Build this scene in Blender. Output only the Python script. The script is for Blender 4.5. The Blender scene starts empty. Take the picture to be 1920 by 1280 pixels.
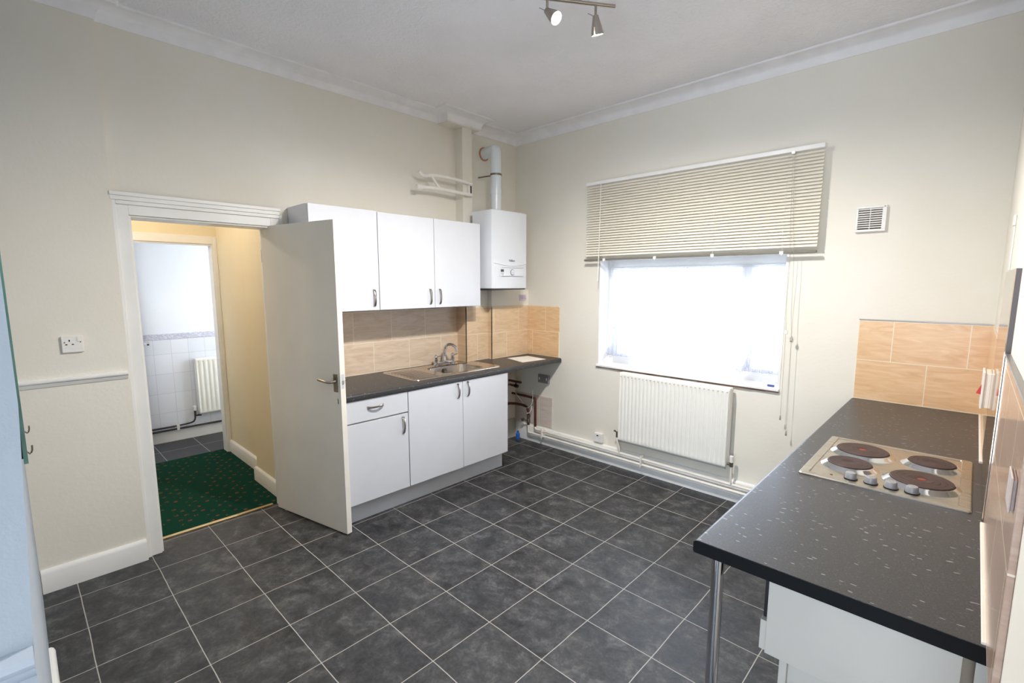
import bpy, bmesh, math, random
from mathutils import Vector, Matrix
random.seed(7)
S = bpy.context.scene
COL = S.collection
PI = math.pi

# ------------------------------------------------------------------ materials
def lin(c):
    return tuple(((v/255)/12.92 if v/255 <= .04045 else ((v/255+.055)/1.055)**2.4) for v in c)+(1,)

class NT:
    def __init__(s, name):
        s.m = bpy.data.materials.new(name); s.m.use_nodes = True
        s.t = s.m.node_tree; s.b = s.t.nodes['Principled BSDF']
        s.out = s.t.nodes['Material Output']
    def n(s, typ, **kw):
        x = s.t.nodes.new(typ)
        for k, v in kw.items():
            if k.startswith('i_'):
                x.inputs[k[2:].replace('_', ' ')].default_value = v
            else: setattr(x, k, v)
        return x
    def l(s, a, b): s.t.links.new(a, b)
    def coord(s, scale=(1, 1, 1), loc=(0, 0, 0), rot=(0, 0, 0)):
        tc = s.n('ShaderNodeTexCoord'); mp = s.n('ShaderNodeMapping')
        mp.inputs['Scale'].default_value = scale; mp.inputs['Location'].default_value = loc
        mp.inputs['Rotation'].default_value = rot
        s.l(tc.outputs['Object'], mp.inputs['Vector']); return mp.outputs['Vector']
    def noise(s, vec, scale, detail=3, rough=.5, dist=0):
        x = s.n('ShaderNodeTexNoise'); x.inputs['Scale'].default_value = scale
        x.inputs['Detail'].default_value = detail; x.inputs['Roughness'].default_value = rough
        x.inputs['Distortion'].default_value = dist
        s.l(vec, x.inputs['Vector']); return x.outputs['Fac']
    def ramp(s, fac, stops):
        x = s.n('ShaderNodeValToRGB'); e = x.color_ramp.elements
        while len(e) < len(stops): e.new(.5)
        for k, (p, c) in enumerate(stops):
            e[k].position = p; e[k].color = c if len(c) == 4 else lin(c)
        s.l(fac, x.inputs['Fac']); return x.outputs['Color']
    def mix(s, f, a, b, mode='MIX'):
        x = s.n('ShaderNodeMix', data_type='RGBA', blend_type=mode)
        for inp, v in ((x.inputs[0], f), (x.inputs[6], a), (x.inputs[7], b)):
            if hasattr(v, 'is_linked'): s.l(v, inp)
            else: inp.default_value = v
        return x.outputs[2]
    def math(s, op, a, b=0, c=0):
        x = s.n('ShaderNodeMath', operation=op)
        for k, v in enumerate((a, b, c)):
            if hasattr(v, 'is_linked'): s.l(v, x.inputs[k])
            else: x.inputs[k].default_value = v
        return x.outputs[0]
    def bump(s, h, strength=.3, dist=.002):
        x = s.n('ShaderNodeBump'); x.inputs['Strength'].default_value = strength
        x.inputs['Distance'].default_value = dist
        s.l(h, x.inputs['Height']); s.l(x.outputs['Normal'], s.b.inputs['Normal'])
    def set(s, col=None, rough=.5, metal=0, spec=.5, coat=0):
        if col is not None:
            if hasattr(col, 'is_linked'): s.l(col, s.b.inputs['Base Color'])
            else: s.b.inputs['Base Color'].default_value = col if len(col) == 4 else lin(col)
        s.b.inputs['Roughness'].default_value = rough
        s.b.inputs['Metallic'].default_value = metal
        s.b.inputs['Specular IOR Level'].default_value = spec
        s.b.inputs['Coat Weight'].default_value = coat
        return s

def plain(name, col, rough=.5, metal=0, spec=.5, bumpy=0, bscale=60, var=.03):
    t = NT(name); v = t.coord()
    n = t.noise(v, bscale*.15, 2)
    c = lin(col)
    a = tuple(min(1, x*(1+var)) for x in c[:3])+(1,); b = tuple(x*(1-var) for x in c[:3])+(1,)
    t.set(t.ramp(n, [(.35, b), (.65, a)]), rough, metal, spec)
    if bumpy: t.bump(t.noise(v, bscale, 4, .6), bumpy, .003)
    return t.m

M = {}
def wallmat(name, col, dirt=(206, 196, 168)):
    t = NT(name); v = t.coord()
    n = t.noise(v, 1.3, 4, .6)
    c = t.ramp(n, [(.35, col), (.75, dirt)])
    t.set(c, .75, 0, .25)
    h = t.noise(v, 38, 5, .62); h2 = t.noise(v, 4, 3)
    t.bump(t.math('ADD', h, h2), .25, .004)
    return t.m
M['wall'] = wallmat('painted_plaster_cream', (233, 229, 219), (229, 223, 209))
M['near_wall'] = wallmat('cream_plaster_daylight_tint', (172, 180, 188), (164, 172, 180))  # cream wall: blue daylight cast and toned-down brightness put into the colour
M['hall'] = wallmat('hall_plaster', (232, 220, 192), (226, 213, 182))
M['white_wall'] = wallmat('bathroom_paint', (236, 238, 244), (232, 235, 242))

t = NT('artex_ceiling'); v = t.coord()
t.set(t.ramp(t.noise(v, 2.2, 3), [(.3, (240, 238, 240)), (.7, (247, 245, 247))]), .85, 0, .2)
n1 = t.noise(v, 16, 5, .7, 1.6); n2 = t.noise(v, 55, 3, .6)
t.bump(t.math('ADD', n1, t.math('MULTIPLY', n2, .4)), .8, .01); M['ceiling'] = t.m

M['gloss_white'] = plain('white_gloss_paint', (238, 237, 234), .35, bumpy=.04, bscale=30)
M['cove'] = plain('coving_white', (240, 238, 238), .6)
M['door_paint'] = plain('door_paint_cream', (238, 233, 223), .4, bumpy=.03, bscale=20)
M['laminate'] = plain('white_laminate', (219, 221, 227), .22, var=.01)
M['carcass'] = plain('white_melamine', (184, 179, 170), .4, var=.02)
M['rad'] = plain('radiator_enamel', (238, 236, 228), .35, var=.01)
M['plastic'] = plain('white_plastic', (235, 233, 228), .35, var=.01)
M['boiler'] = plain('boiler_enamel', (222, 225, 230), .3, var=.008)
M['flue'] = plain('flue_white', (226, 232, 236), .22, var=.01)
M['pipe_white'] = plain('painted_pipe', (238, 233, 224), .4, bumpy=.05)
M['copper'] = plain('tarnished_copper', (104, 62, 48), .5, .6, var=.2)
M['pipe_dark'] = plain('dark_pipe', (62, 58, 62), .5, .4, var=.15)
M['grey_metal'] = plain('tarnished_chrome', (128, 120, 108), .35, .9, var=.1)
M['chrome'] = plain('chrome', (215, 217, 222), .08, 1, var=.01)
M['nickel'] = plain('satin_nickel', (172, 164, 154), .28, 1, var=.03)
M['black'] = plain('black_plastic', (16, 17, 20), .4)
M['darkgap'] = plain('dark_void', (20, 18, 18), .9)
M['plate'] = plain('cast_iron_hotplate', (74, 56, 52), .55, .3, bumpy=.15, bscale=120, var=.12)
M['knob'] = plain('grey_hob_knob', (150, 150, 153), .4, .1)
M['outlet_grey'] = plain('dull_outlet_plastic', (196, 184, 178), .4)
M['red'] = plain('red_plastic', (196, 34, 30), .35)
M['blue'] = plain('blue_plastic', (40, 104, 190), .4)
M['brown'] = plain('bare_wood', (128, 100, 84), .8, var=.2)
M['cream_strip'] = plain('worn_cream_paint', (236, 222, 186), .5, bumpy=.1, bscale=14, var=.05)
M['brass'] = plain('brass_strip', (206, 180, 130), .35, .8)
M['paper'] = plain('paper', (240, 238, 230), .8)
M['greyprint'] = plain('grey_print', (100, 104, 110), .6)
M['socket_metal'] = plain('brushed_outlet', (150, 146, 150), .4, .4)
M['grout'] = plain('white_sealant', (236, 228, 216), .5, bumpy=.1, bscale=50)
M['pinkwood'] = plain('mirror_backing', (226, 186, 176), .6)
M['alu'] = plain('alu_trim', (150, 144, 140), .35, .7)
M['pull'] = plain('clear_grey_plastic', (170, 166, 158), .3)

# floor vinyl slate
def tilefloor(name, x0, y0, w, dark, light, grout, gw=.0042):
    t = NT(name); tc = t.n('ShaderNodeTexCoord'); sep = t.n('ShaderNodeSeparateXYZ')
    v = t.coord()
    wob = t.noise(v, 3.0, 2)
    t.l(tc.outputs['Object'], sep.inputs[0])
    wo = t.math('MULTIPLY', t.math('SUBTRACT', wob, .5), .012)
    def line(s, o):
        a = t.math('DIVIDE', t.math('ADD', t.math('SUBTRACT', s, o), wo), w)
        f = t.math('FRACT', a)
        d = t.math('MINIMUM', f, t.math('SUBTRACT', 1., f))
        return t.math('MULTIPLY', d, w), t.math('FLOOR', a)
    dx, ix = line(sep.outputs[0], x0); dy, iy = line(sep.outputs[1], y0)
    d = t.math('MINIMUM', dx, dy)
    g = t.math('LESS_THAN', d, gw/2)
    cmb = t.n('ShaderNodeCombineXYZ'); t.l(ix, cmb.inputs[0]); t.l(iy, cmb.inputs[1])
    wn = t.n('ShaderNodeTexWhiteNoise', noise_dimensions='3D'); t.l(cmb.outputs[0], wn.inputs['Vector'])
    off = t.n('ShaderNodeVectorMath', operation='MULTIPLY_ADD'); t.l(wn.outputs['Color'], off.inputs[0])
    off.inputs[1].default_value = (9, 9, 9); t.l(v, off.inputs[2])
    n1 = t.noise(off.outputs[0], 10, 8, .74, .35); n2 = t.noise(off.outputs[0], 3.4, 4, .65, .4)
    n3 = t.noise(off.outputs[0], 70, 3, .7)
    base = t.ramp(n1, [(.3, dark), (.52, tuple((a+b)//2 for a, b in zip(dark, light))), (.74, light)])
    tint = t.ramp(n2, [(.3, (96, 104, 116)), (.5, (112, 110, 108)), (.72, (128, 116, 104))])
    c = t.mix(.45, base, tint, 'SOFT_LIGHT')
    c = t.mix(.5, c, t.ramp(n3, [(.3, (50, 50, 54)), (.72, (186, 182, 176))]), 'SOFT_LIGHT')
    c = t.mix(g, c, grout)
    t.set(c, .5, 0, .45)
    r = t.ramp(n1, [(.3, (.42, .42, .42, 1)), (.7, (.6, .6, .6, 1))]); t.l(r, t.b.inputs['Roughness'])
    h = t.math('SUBTRACT', t.math('MULTIPLY', n1, .8), t.math('MULTIPLY', g, .6))
    t.bump(h, .35, .003)
    return t.m
M['floor'] = tilefloor('slate_effect_vinyl', .5377, -1.8207, 1/3, (34, 36, 42), (138, 138, 138), lin((178, 174, 167)), .0038)
M['bathfloor'] = tilefloor('grey_bathroom_vinyl', -2.075, -2.4, .34, (58, 60, 66), (108, 110, 118), lin((190, 190, 190)))

# carpet
t = NT('green_patterned_carpet'); v = t.coord(scale=(14, 14, 14), rot=(0, 0, .78))
vo = t.n('ShaderNodeTexVoronoi'); vo.inputs['Scale'].default_value = 1; vo.inputs['Randomness'].default_value = .3
t.l(v, vo.inputs['Vector'])
f = t.math('LESS_THAN', vo.outputs['Distance'], .19)
nn = t.noise(t.coord(), 75, 2)
f = t.math('MULTIPLY', f, t.math('GREATER_THAN', nn, .47))
base = t.ramp(t.noise(t.coord(), 240, 3, .7), [(.3, (6, 42, 33)), (.7, (18, 74, 58))])
t.set(t.mix(t.math('MULTIPLY', f, .75), base, lin((136, 66, 54))), .95, 0, .1)
t.bump(t.noise(t.coord(), 400, 2), .8, .004); M['carpet'] = t.m

# worktop
t = NT('dark_speckled_worktop')
vo = t.n('ShaderNodeTexVoronoi', feature='F1'); wn_ = t.n('ShaderNodeTexNoise'); wn_.inputs['Scale'].default_value = 9; wc = t.coord(); t.l(wc, wn_.inputs['Vector'])
wv = t.n('ShaderNodeVectorMath', operation='MULTIPLY_ADD'); t.l(wn_.outputs['Color'], wv.inputs[0]); wv.inputs[1].default_value = (3.5, 6, 3); t.l(t.coord(scale=(44, 120, 90), rot=(0, 0, .12)), wv.inputs[2])
t.l(wv.outputs[0], vo.inputs['Vector'])
vo.inputs['Scale'].default_value = 1
sepc = t.n('ShaderNodeSeparateColor'); t.l(vo.outputs['Color'], sepc.inputs[0])
fl = t.math('MULTIPLY', t.math('LESS_THAN', vo.outputs['Distance'], .27), t.math('GREATER_THAN', sepc.outputs[0], .87))
vo2 = t.n('ShaderNodeTexVoronoi'); t.l(t.coord(scale=(120, 260, 160), rot=(0, 0, .2)), vo2.inputs['Vector']); vo2.inputs['Scale'].default_value = 1
sc2 = t.n('ShaderNodeSeparateColor'); t.l(vo2.outputs['Color'], sc2.inputs[0])
fl2 = t.math('MULTIPLY', t.math('LESS_THAN', vo2.outputs['Distance'], .33), t.math('GREATER_THAN', sc2.outputs[1], .8))
base = t.ramp(t.noise(t.coord(), 260, 3, .7), [(.3, (38, 39, 42)), (.7, (74, 72, 71))])
c = t.mix(t.math('MULTIPLY', fl2, .6), base, lin((98, 94, 92)))
c = t.mix(fl, c, lin((140, 142, 142)))
t.set(c, .38, 0, .5); t.bump(t.noise(t.coord(), 300, 2), .12, .001); M['worktop'] = t.m

# beige wall tiles: plane = 'xz' or 'yz'
def walltile(name, plane, u0, v0, w=.333, h=.24, tone=0, rough=.3, base=None):
    t = NT(name); tc = t.n('ShaderNodeTexCoord'); sep = t.n('ShaderNodeSeparateXYZ'); t.l(tc.outputs['Object'], sep.inputs[0])
    cmb = t.n('ShaderNodeCombineXYZ')
    t.l(t.math('SUBTRACT', sep.outputs[0 if plane == 'xz' else 1], u0), cmb.inputs[0])
    t.l(t.math('SUBTRACT', sep.outputs[2], v0), cmb.inputs[1])
    br = t.n('ShaderNodeTexBrick'); br.offset = .5; br.offset_frequency = 2
    br.inputs['Scale'].default_value = 1; br.inputs['Brick Width'].default_value = w; br.inputs['Row Height'].default_value = h
    br.inputs['Mortar Size'].default_value = .0022; br.inputs['Mortar Smooth'].default_value = .2
    br.inputs['Color1'].default_value = (0, 0, 0, 1); br.inputs['Color2'].default_value = (1, 1, 1, 1)
    t.l(cmb.outputs[0], br.inputs['Vector'])
    ofs = t.n('ShaderNodeVectorMath', operation='MULTIPLY_ADD'); t.l(br.outputs['Color'], ofs.inputs[0]); ofs.inputs[1].default_value = (3, 3, 3)
    sc = t.n('ShaderNodeVectorMath', operation='MULTIPLY'); t.l(cmb.outputs[0], sc.inputs[0]); sc.inputs[1].default_value = (5, 26, 1)
    t.l(sc.outputs[0], ofs.inputs[2])
    n = t.noise(ofs.outputs[0], 1, 5, .6, 1.2)
    a, b, c3 = base or ((214, 172, 126), (226, 188, 144), (236, 206, 168))
    c = t.ramp(n, [(.28, a), (.5, b), (.75, c3)])
    c = t.mix(br.outputs['Fac'], c, lin((238, 226, 204)))
    t.set(c, rough, 0, .5)
    t.bump(t.math('SUBTRACT', 1., br.outputs['Fac']), .3, .0015)
    return t.m
PALE = ((204, 178, 152), (216, 194, 170), (228, 210, 190)); PALE2 = ((208, 176, 142), (222, 194, 160), (232, 208, 180))
M['tile_left'] = walltile('beige_tile_left', 'yz', -1.807+5*.333, .905, base=PALE)
M['tile_box'] = walltile('beige_tile_boxing', 'yz', -.148, .905, base=PALE2)
M['tile_win'] = walltile('beige_tile_window_left', 'xz', .411, .905)
M['tile_winr'] = walltile('beige_tile_window_right', 'xz', 3.082, .905)
M['tile_right'] = walltile('beige_tile_right', 'yz', -.2, .905, rough=.12)
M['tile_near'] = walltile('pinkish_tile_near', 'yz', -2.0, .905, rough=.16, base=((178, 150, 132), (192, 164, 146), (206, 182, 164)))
M['tile_pink'] = walltile('old_pink_tile', 'xz', .17, .19, .333, .33, base=((206, 190, 180), (216, 202, 192), (224, 210, 200)))
t = NT('bathroom_tiles'); tc = t.n('ShaderNodeTexCoord'); sep = t.n('ShaderNodeSeparateXYZ'); t.l(tc.outputs['Object'], sep.inputs[0])
cmb = t.n('ShaderNodeCombineXYZ'); t.l(t.math('ADD', sep.outputs[1], 2.66), cmb.inputs[0]); t.l(t.math('SUBTRACT', sep.outputs[2], .1), cmb.inputs[1])
br = t.n('ShaderNodeTexBrick'); br.offset = 0; br.inputs['Scale'].default_value = 1
br.inputs['Brick Width'].default_value = .147; br.inputs['Row Height'].default_value = .2; br.inputs['Mortar Size'].default_value = .002
br.inputs['Color1'].default_value = lin((232, 234, 242)); br.inputs['Color2'].default_value = lin((226, 229, 238)); br.inputs['Mortar'].default_value = lin((206, 208, 218))
t.l(cmb.outputs[0], br.inputs['Vector']); t.set(br.outputs['Color'], .3); M['bathtile'] = t.m
t = NT('bathroom_border'); v = t.coord(scale=(1, 18, 40))
t.set(t.ramp(t.noise(v, 1.4, 4, .6, 2.5), [(.4, (226, 226, 236)), (.55, (176, 174, 196)), (.68, (222, 222, 232))]), .35); M['border'] = t.m

# brushed stainless
def steel(name, scale, col, rough):
    t = NT(name); n = t.noise(t.coord(scale=scale), 1, 3, .6)
    t.set(t.ramp(n, [(.3, tuple(int(x*.97) for x in col)), (.7, col)]), rough, 1)
    t.l(t.ramp(n, [(.3, (rough*.8,)*3+(1,)), (.7, (rough*1.25,)*3+(1,))]), t.b.inputs['Roughness'])
    return t.m
M['steel_hob'] = steel('brushed_steel_hob', (8, 160, 8), (192, 184, 172), .3)
M['steel_sink'] = steel('brushed_steel_sink', (500, 30, 30), (206, 196, 186), .2)
M['splash_steel'] = steel('polished_steel_panel', (3, 60, 500), (205, 188, 168), .045)

# glass: transparent with faint gloss
def glass(name, tint, gl):
    t = NT(name); tr = t.n('ShaderNodeBsdfTransparent'); tr.inputs[0].default_value = tint
    g = t.n('ShaderNodeBsdfGlossy'); g.inputs['Roughness'].default_value = .02
    fr = t.n('ShaderNodeFresnel'); fr.inputs[0].default_value = gl
    mx = t.n('ShaderNodeMixShader'); t.l(fr.outputs[0], mx.inputs[0]); t.l(tr.outputs[0], mx.inputs[1]); t.l(g.outputs[0], mx.inputs[2])
    t.l(mx.outputs[0], t.out.inputs[0]); t.t.nodes.remove(t.b); return t.m
M['glass'] = glass('window_glass', (.96, .98, 1, 1), 1.4)
t = NT('sheer_net'); tr = t.n('ShaderNodeBsdfTransparent'); tl = t.n('ShaderNodeBsdfTranslucent'); df = t.n('ShaderNodeBsdfDiffuse')
tl.inputs[0].default_value = (.86, .87, .93, 1); df.inputs[0].default_value = (.86, .87, .92, 1)
m1 = t.n('ShaderNodeMixShader'); m1.inputs[0].default_value = .5; t.l(tl.outputs[0], m1.inputs[1]); t.l(df.outputs[0], m1.inputs[2])
m2 = t.n('ShaderNodeMixShader'); m2.inputs[0].default_value = .34; t.l(tr.outputs[0], m2.inputs[1]); t.l(m1.outputs[0], m2.inputs[2])
t.l(m2.outputs[0], t.out.inputs[0]); t.t.nodes.remove(t.b); M['net'] = t.m
t = NT('green_glass_edge'); t.set(t.ramp(t.noise(t.coord(scale=(20, 20, 6)), 1, 3), [(.35, (38, 84, 70)), (.7, (120, 170, 158))]), .1, 0, .6); M['greenglass'] = t.m
t = NT('mirror_silver'); t.set((230, 232, 232), .02, 1); M['mirror'] = t.m
t = NT('blind_slat_enamel'); t.set((232, 227, 214), .35, 0, .5); M['slat'] = t.m
t = NT('lit_bulb'); t.set((255, 246, 226), .3); t.b.inputs['Emission Color'].default_value = (1, .9, .74, 1); t.b.inputs['Emission Strength'].default_value = 30; M['bulb'] = t.m

# ------------------------------------------------------------------ mesh builder
class MB:
    def __init__(s): s.bm = bmesh.new()
    def quad(s, pts):
        s.bm.faces.new([s.bm.verts.new(p) for p in pts]); return s
    def box(s, a, b, rz=None, piv=None):
        x0, y0, z0 = [min(a[i], b[i]) for i in range(3)]; x1, y1, z1 = [max(a[i], b[i]) for i in range(3)]
        v = [Vector(p) for p in ((x0, y0, z0), (x1, y0, z0), (x1, y1, z0), (x0, y1, z0), (x0, y0, z1), (x1, y0, z1), (x1, y1, z1), (x0, y1, z1))]
        if rz is not None:
            R = Matrix.Rotation(rz, 3, 'Z'); P = Vector(piv); v = [R@(q-P)+P for q in v]
        w = [s.bm.verts.new(q) for q in v]
        for f in ((0, 3, 2, 1), (4, 5, 6, 7), (0, 1, 5, 4), (1, 2, 6, 5), (2, 3, 7, 6), (3, 0, 4, 7)):
            s.bm.faces.new([w[i] for i in f])
        return s
    def ring(s, c, ax, r, n=20, u=None):
        ax = Vector(ax).normalized()
        u = (Vector(u) if u else (Vector((0, 0, 1)) if abs(ax.z) < .9 else Vector((1, 0, 0))))
        u = (u-ax*u.dot(ax)).normalized(); w = ax.cross(u)
        return [s.bm.verts.new(Vector(c)+(u*math.cos(2*PI*k/n)+w*math.sin(2*PI*k/n))*r) for k in range(n)]
    def bridge(s, r0, r1):
        n = len(r0)
        for k in range(n): s.bm.faces.new((r0[k], r0[(k+1) % n], r1[(k+1) % n], r1[k]))
    def lathe(s, c, ax, prof, n=24, cap=True):
        """prof: list of (dist along axis, radius)"""
        ax = Vector(ax).normalized(); c = Vector(c); rs = []
        for d, r in prof: rs.append(s.ring(c+ax*d, ax, max(r, 1e-5), n))
        for a, b in zip(rs, rs[1:]): s.bridge(a, b)
        if cap:
            s.bm.faces.new(rs[0][::-1]); s.bm.faces.new(rs[-1])
        return s
    def tube(s, pts, r, n=12, cap=True):
        pts = [Vector(p) for p in pts]; rs = []
        rad = r if isinstance(r, (list, tuple)) else [r]*len(pts)
        u = None
        for k, p in enumerate(pts):
            d = (pts[min(k+1, len(pts)-1)]-pts[max(k-1, 0)]).normalized()
            if u is None: u = Vector((0, 0, 1)) if abs(d.z) < .9 else Vector((1, 0, 0))
            u = (u-d*u.dot(d)).normalized()
            rs.append(s.ring(p, d, rad[k], n, u))
        for a, b in zip(rs, rs[1:]): s.bridge(a, b)
        if cap: s.bm.faces.new(rs[0][::-1]); s.bm.faces.new(rs[-1])
        return s
    def loops(s, loops, close=True, cap0=False, cap1=False):
        vs = [[s.bm.verts.new(p) for p in L] for L in loops]
        for a, b in zip(vs, vs[1:]):
            n = len(a)
            for k in range(n if close else n-1): s.bm.faces.new((a[k], a[(k+1) % n], b[(k+1) % n], b[k]))
        if cap0: s.bm.faces.new(vs[0][::-1])
        if cap1: s.bm.faces.new(vs[-1])
        return s
    def prism(s, poly, ax, lo, hi):
        """poly: 2D points in the other two axes (order xyz without ax)"""
        def P(q, t):
            l = [0, 0, 0]; o = [i for i in range(3) if i != ax]; l[o[0]], l[o[1]] = q; l[ax] = t; return l
        return s.loops([[P(q, lo) for q in poly], [P(q, hi) for q in poly]], cap0=True, cap1=True)
    def build(s, name, mat, parent=None, bevel=0, smooth=True, seg=2, ang=40):
        me = bpy.data.meshes.new(name)
        bmesh.ops.recalc_face_normals(s.bm, faces=s.bm.faces)
        s.bm.to_mesh(me); s.bm.free()
        o = bpy.data.objects.new(name, me); COL.objects.link(o)
        w = Vector((0, 0, 0)); q = parent
        while q is not None: w += q.location; q = q.parent
        if parent is not None:
            me.transform(Matrix.Translation(-w)); o.parent = parent
        me.materials.append(M[mat] if isinstance(mat, str) else mat)
        if smooth:
            for p in me.polygons: p.use_smooth = True
            me.set_sharp_from_angle(angle=math.radians(ang))
        if bevel:
            b = o.modifiers.new('edge', 'BEVEL'); b.width = bevel; b.segments = seg; b.limit_method = 'ANGLE'; b.harden_normals = True
        return o

def thing(name, label, cat, loc, group=None):
    o = bpy.data.objects.new(name, None); o.empty_display_size = .05; COL.objects.link(o); o.location = loc
    o['label'] = label; o['category'] = cat
    if group: o['group'] = group
    return o
def tag(o, label, cat, group=None):
    o['label'] = label; o['category'] = cat
    if group: o['group'] = group
    return o
def struct(o, label=None):
    o['kind'] = 'structure'
    if label: o['label'] = label
    return o
def box(name, a, b, mat, parent=None, bevel=0, **k): return MB().box(a, b).build(name, mat, parent, bevel, **k)
def sm(pts, it=2):
    """corner-cut smoothing of a polyline"""
    pts = [Vector(p) for p in pts]
    for _ in range(it):
        q = [pts[0]]
        for a, b in zip(pts, pts[1:]): q += [a*.75+b*.25, a*.25+b*.75]
        q.append(pts[-1]); pts = q
    return pts

XR = 3.502; ZC = 3.03; HT = 2.6
# ------------------------------------------------------------------ room shell
struct(box('floor', (-.17, -5.3, -.05), (4.5, .3, 0), 'floor', smooth=False), 'dark slate effect tiled kitchen floor')
struct(box('ceiling', (-.17, -5.3, ZC), (4.5, .3, ZC+.1), 'ceiling', smooth=False), 'white textured ceiling')
m = MB()   # window wall with opening
WX0, WX1, WZ0, WZ1 = 1.017, 2.487, .885, 1.815
for a, b in (((-.17, 0, 0), (WX0, .3, ZC)), ((WX1, 0, 0), (XR+.2, .3, ZC)), ((WX0, 0, 0), (WX1, .3, WZ0)), ((WX0, 0, WZ1), (WX1, .3, ZC))): m.box(a, b)
struct(m.build('wall_window', 'wall', smooth=False), 'cream window wall')
OY0, OY1, OZ = -3.115, -2.352, 1.992
m = MB()
for a, b in (((-.17, OY1, 0), (0, 0, ZC)), ((-.17, OY0, OZ), (0, OY1, ZC)), ((-.17, -3.172, 0), (0, OY0, ZC)), ((-.17, -3.75, 0), (.028, -3.172, ZC))): m.box(a, b)
struct(m.build('wall_left', 'wall', smooth=False), 'cream wall with the doorway')
struct(MB().box((XR, -2.95, 0), (XR+.14, 0, ZC)).build('wall_right', 'wall', smooth=False), 'cream wall behind the hob')
m = MB()
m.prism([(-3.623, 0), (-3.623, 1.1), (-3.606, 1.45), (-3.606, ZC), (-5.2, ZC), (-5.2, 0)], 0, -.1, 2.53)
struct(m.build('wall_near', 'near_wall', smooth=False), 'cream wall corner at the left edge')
m = MB()
for a, b in (((2.4, -5.35, 0), (2.75, -5.2, ZC)), ((4.15, -5.35, 0), (4.5, -5.2, ZC)), ((2.75, -5.35, 2.15), (4.15, -5.2, ZC))): m.box(a, b)
struct(m.build('wall_rear', 'wall', smooth=False))
m = MB().box((4.35, -5.2, 0), (4.5, -2.95, ZC)).box((XR+.14, -2.95, 0), (4.5, -2.81, ZC))
struct(m.build('wall_rear_side', 'wall', smooth=False))
# unseen glazed door added behind the viewpoint to bring in fill daylight
d = thing('fill_door', 'unseen white framed glazed door added for fill daylight', 'door', (3.45, -5.27, 0)); struct(d)
m = MB()
for x in (2.75, 3.42, 4.09): m.box((x, -5.3, 0), (x+.06, -5.25, 2.15))
for z in (0, 2.09): m.box((2.75, -5.3, z), (4.15, -5.25, z+.06))
m.build('door_frame', 'gloss_white', d); box('glass_pane', (2.8, -5.278, .05), (4.1, -5.272, 2.1), 'glass', d)

# pier, boxing, ceiling box
m = MB().box((-.02, -.775, .8), (.122, -.5, 1.545)).box((-.02, -.775, 1.5), (.1, -.665, 2.95))
struct(m.build('wall_pier', 'wall', bevel=.003), 'cream boxed pipe pier')
struct(box('wall_boxing', (-.02, -.505, .862), (.172, .01, 1.545), 'wall', bevel=.003), 'boxed panel below the boiler')
struct(box('trim_2', (-.02, -.955, 2.935), (.13, -.595, ZC), 'wall'), 'boxed end of the ceiling pier')

# coving
def sweep(path, prof, name, mat, closed=False):
    """path in xy with the room on its right-hand side; prof = (offset into room, z)"""
    n = len(path); P = [Vector(p) for p in path]; loops = []
    for k in range(n):
        d0 = (P[k]-P[k-1]).normalized() if k > 0 else None
        d1 = (P[k+1]-P[k]).normalized() if k < n-1 else None
        d0 = d0 or d1; d1 = d1 or d0
        n0 = Vector((d0.y, -d0.x)); n1 = Vector((d1.y, -d1.x)); mi = (n0+n1)
        mi = mi/max(mi.dot(n0), .2)
        loops.append([(P[k].x+mi.x*o, P[k].y+mi.y*o, z) for o, z in prof])
    return MB().loops(loops, cap0=True, cap1=True).build(name, mat, ang=50)
prof = [(0, 2.945), (.006, 2.945), (.01, 2.955)]+[(.01+.075*(1-math.cos(a)), 2.955+.062*math.sin(a)) for a in [PI/2*k/6 for k in range(1, 7)]]+[(.092, 3.017), (.098, 3.023), (.098, ZC), (0, ZC)]
struct(sweep([(.028, -3.606), (.028, -3.172), (0, -3.172), (0, -.955), (.13, -.955), (.13, -.595), (0, -.595), (0, 0), (XR, 0), (XR, -2.95)], prof, 'trim_1', 'cove'), 'white curved ceiling coving')
# skirting boards
def skirt(name, path, h=.12, t=.022, mat='gloss_white'):
    pr = [(0, 0), (t, 0), (t, h-.02), (t*.75, h-.006), (t*.4, h), (0, h)]
    return struct(sweep(path, pr, name, mat))
skirt('baseboard_left', [(.028, -3.621), (.028, -3.176)], .125)
skirt('baseboard_window', [(0.02, 0), (XR, 0)], .165, .02)
skirt('baseboard_corner', [(0, -.7), (0, -.02)], .2, .018, 'carcass')
skirt('baseboard_near', [(2.53, -5.19), (2.53, -3.623), (.79, -3.623)], .12, .02)
# chair rails
rp = [(0, 1.08), (.006, 1.082), (.009, 1.09), (.012, 1.094), (.013, 1.1), (.02, 1.104), (.023, 1.112), (.02, 1.12), (.008, 1.122), (0, 1.123)]
struct(sweep([(.028, -3.605), (.028, -3.18)], rp, 'trim_3', 'gloss_white'), 'white dado rail on the left wall')
struct(sweep([(2.53, -5.19), (2.53, -3.623)], [(o*1.3, z-.002) for o, z in rp], 'trim_4', plain('white_gloss_daylight_tint', (178, 186, 196), .4)), 'white dado rail at the near corner')  # white rail, its daylight tint and darker tone put into the paint colour

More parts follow.
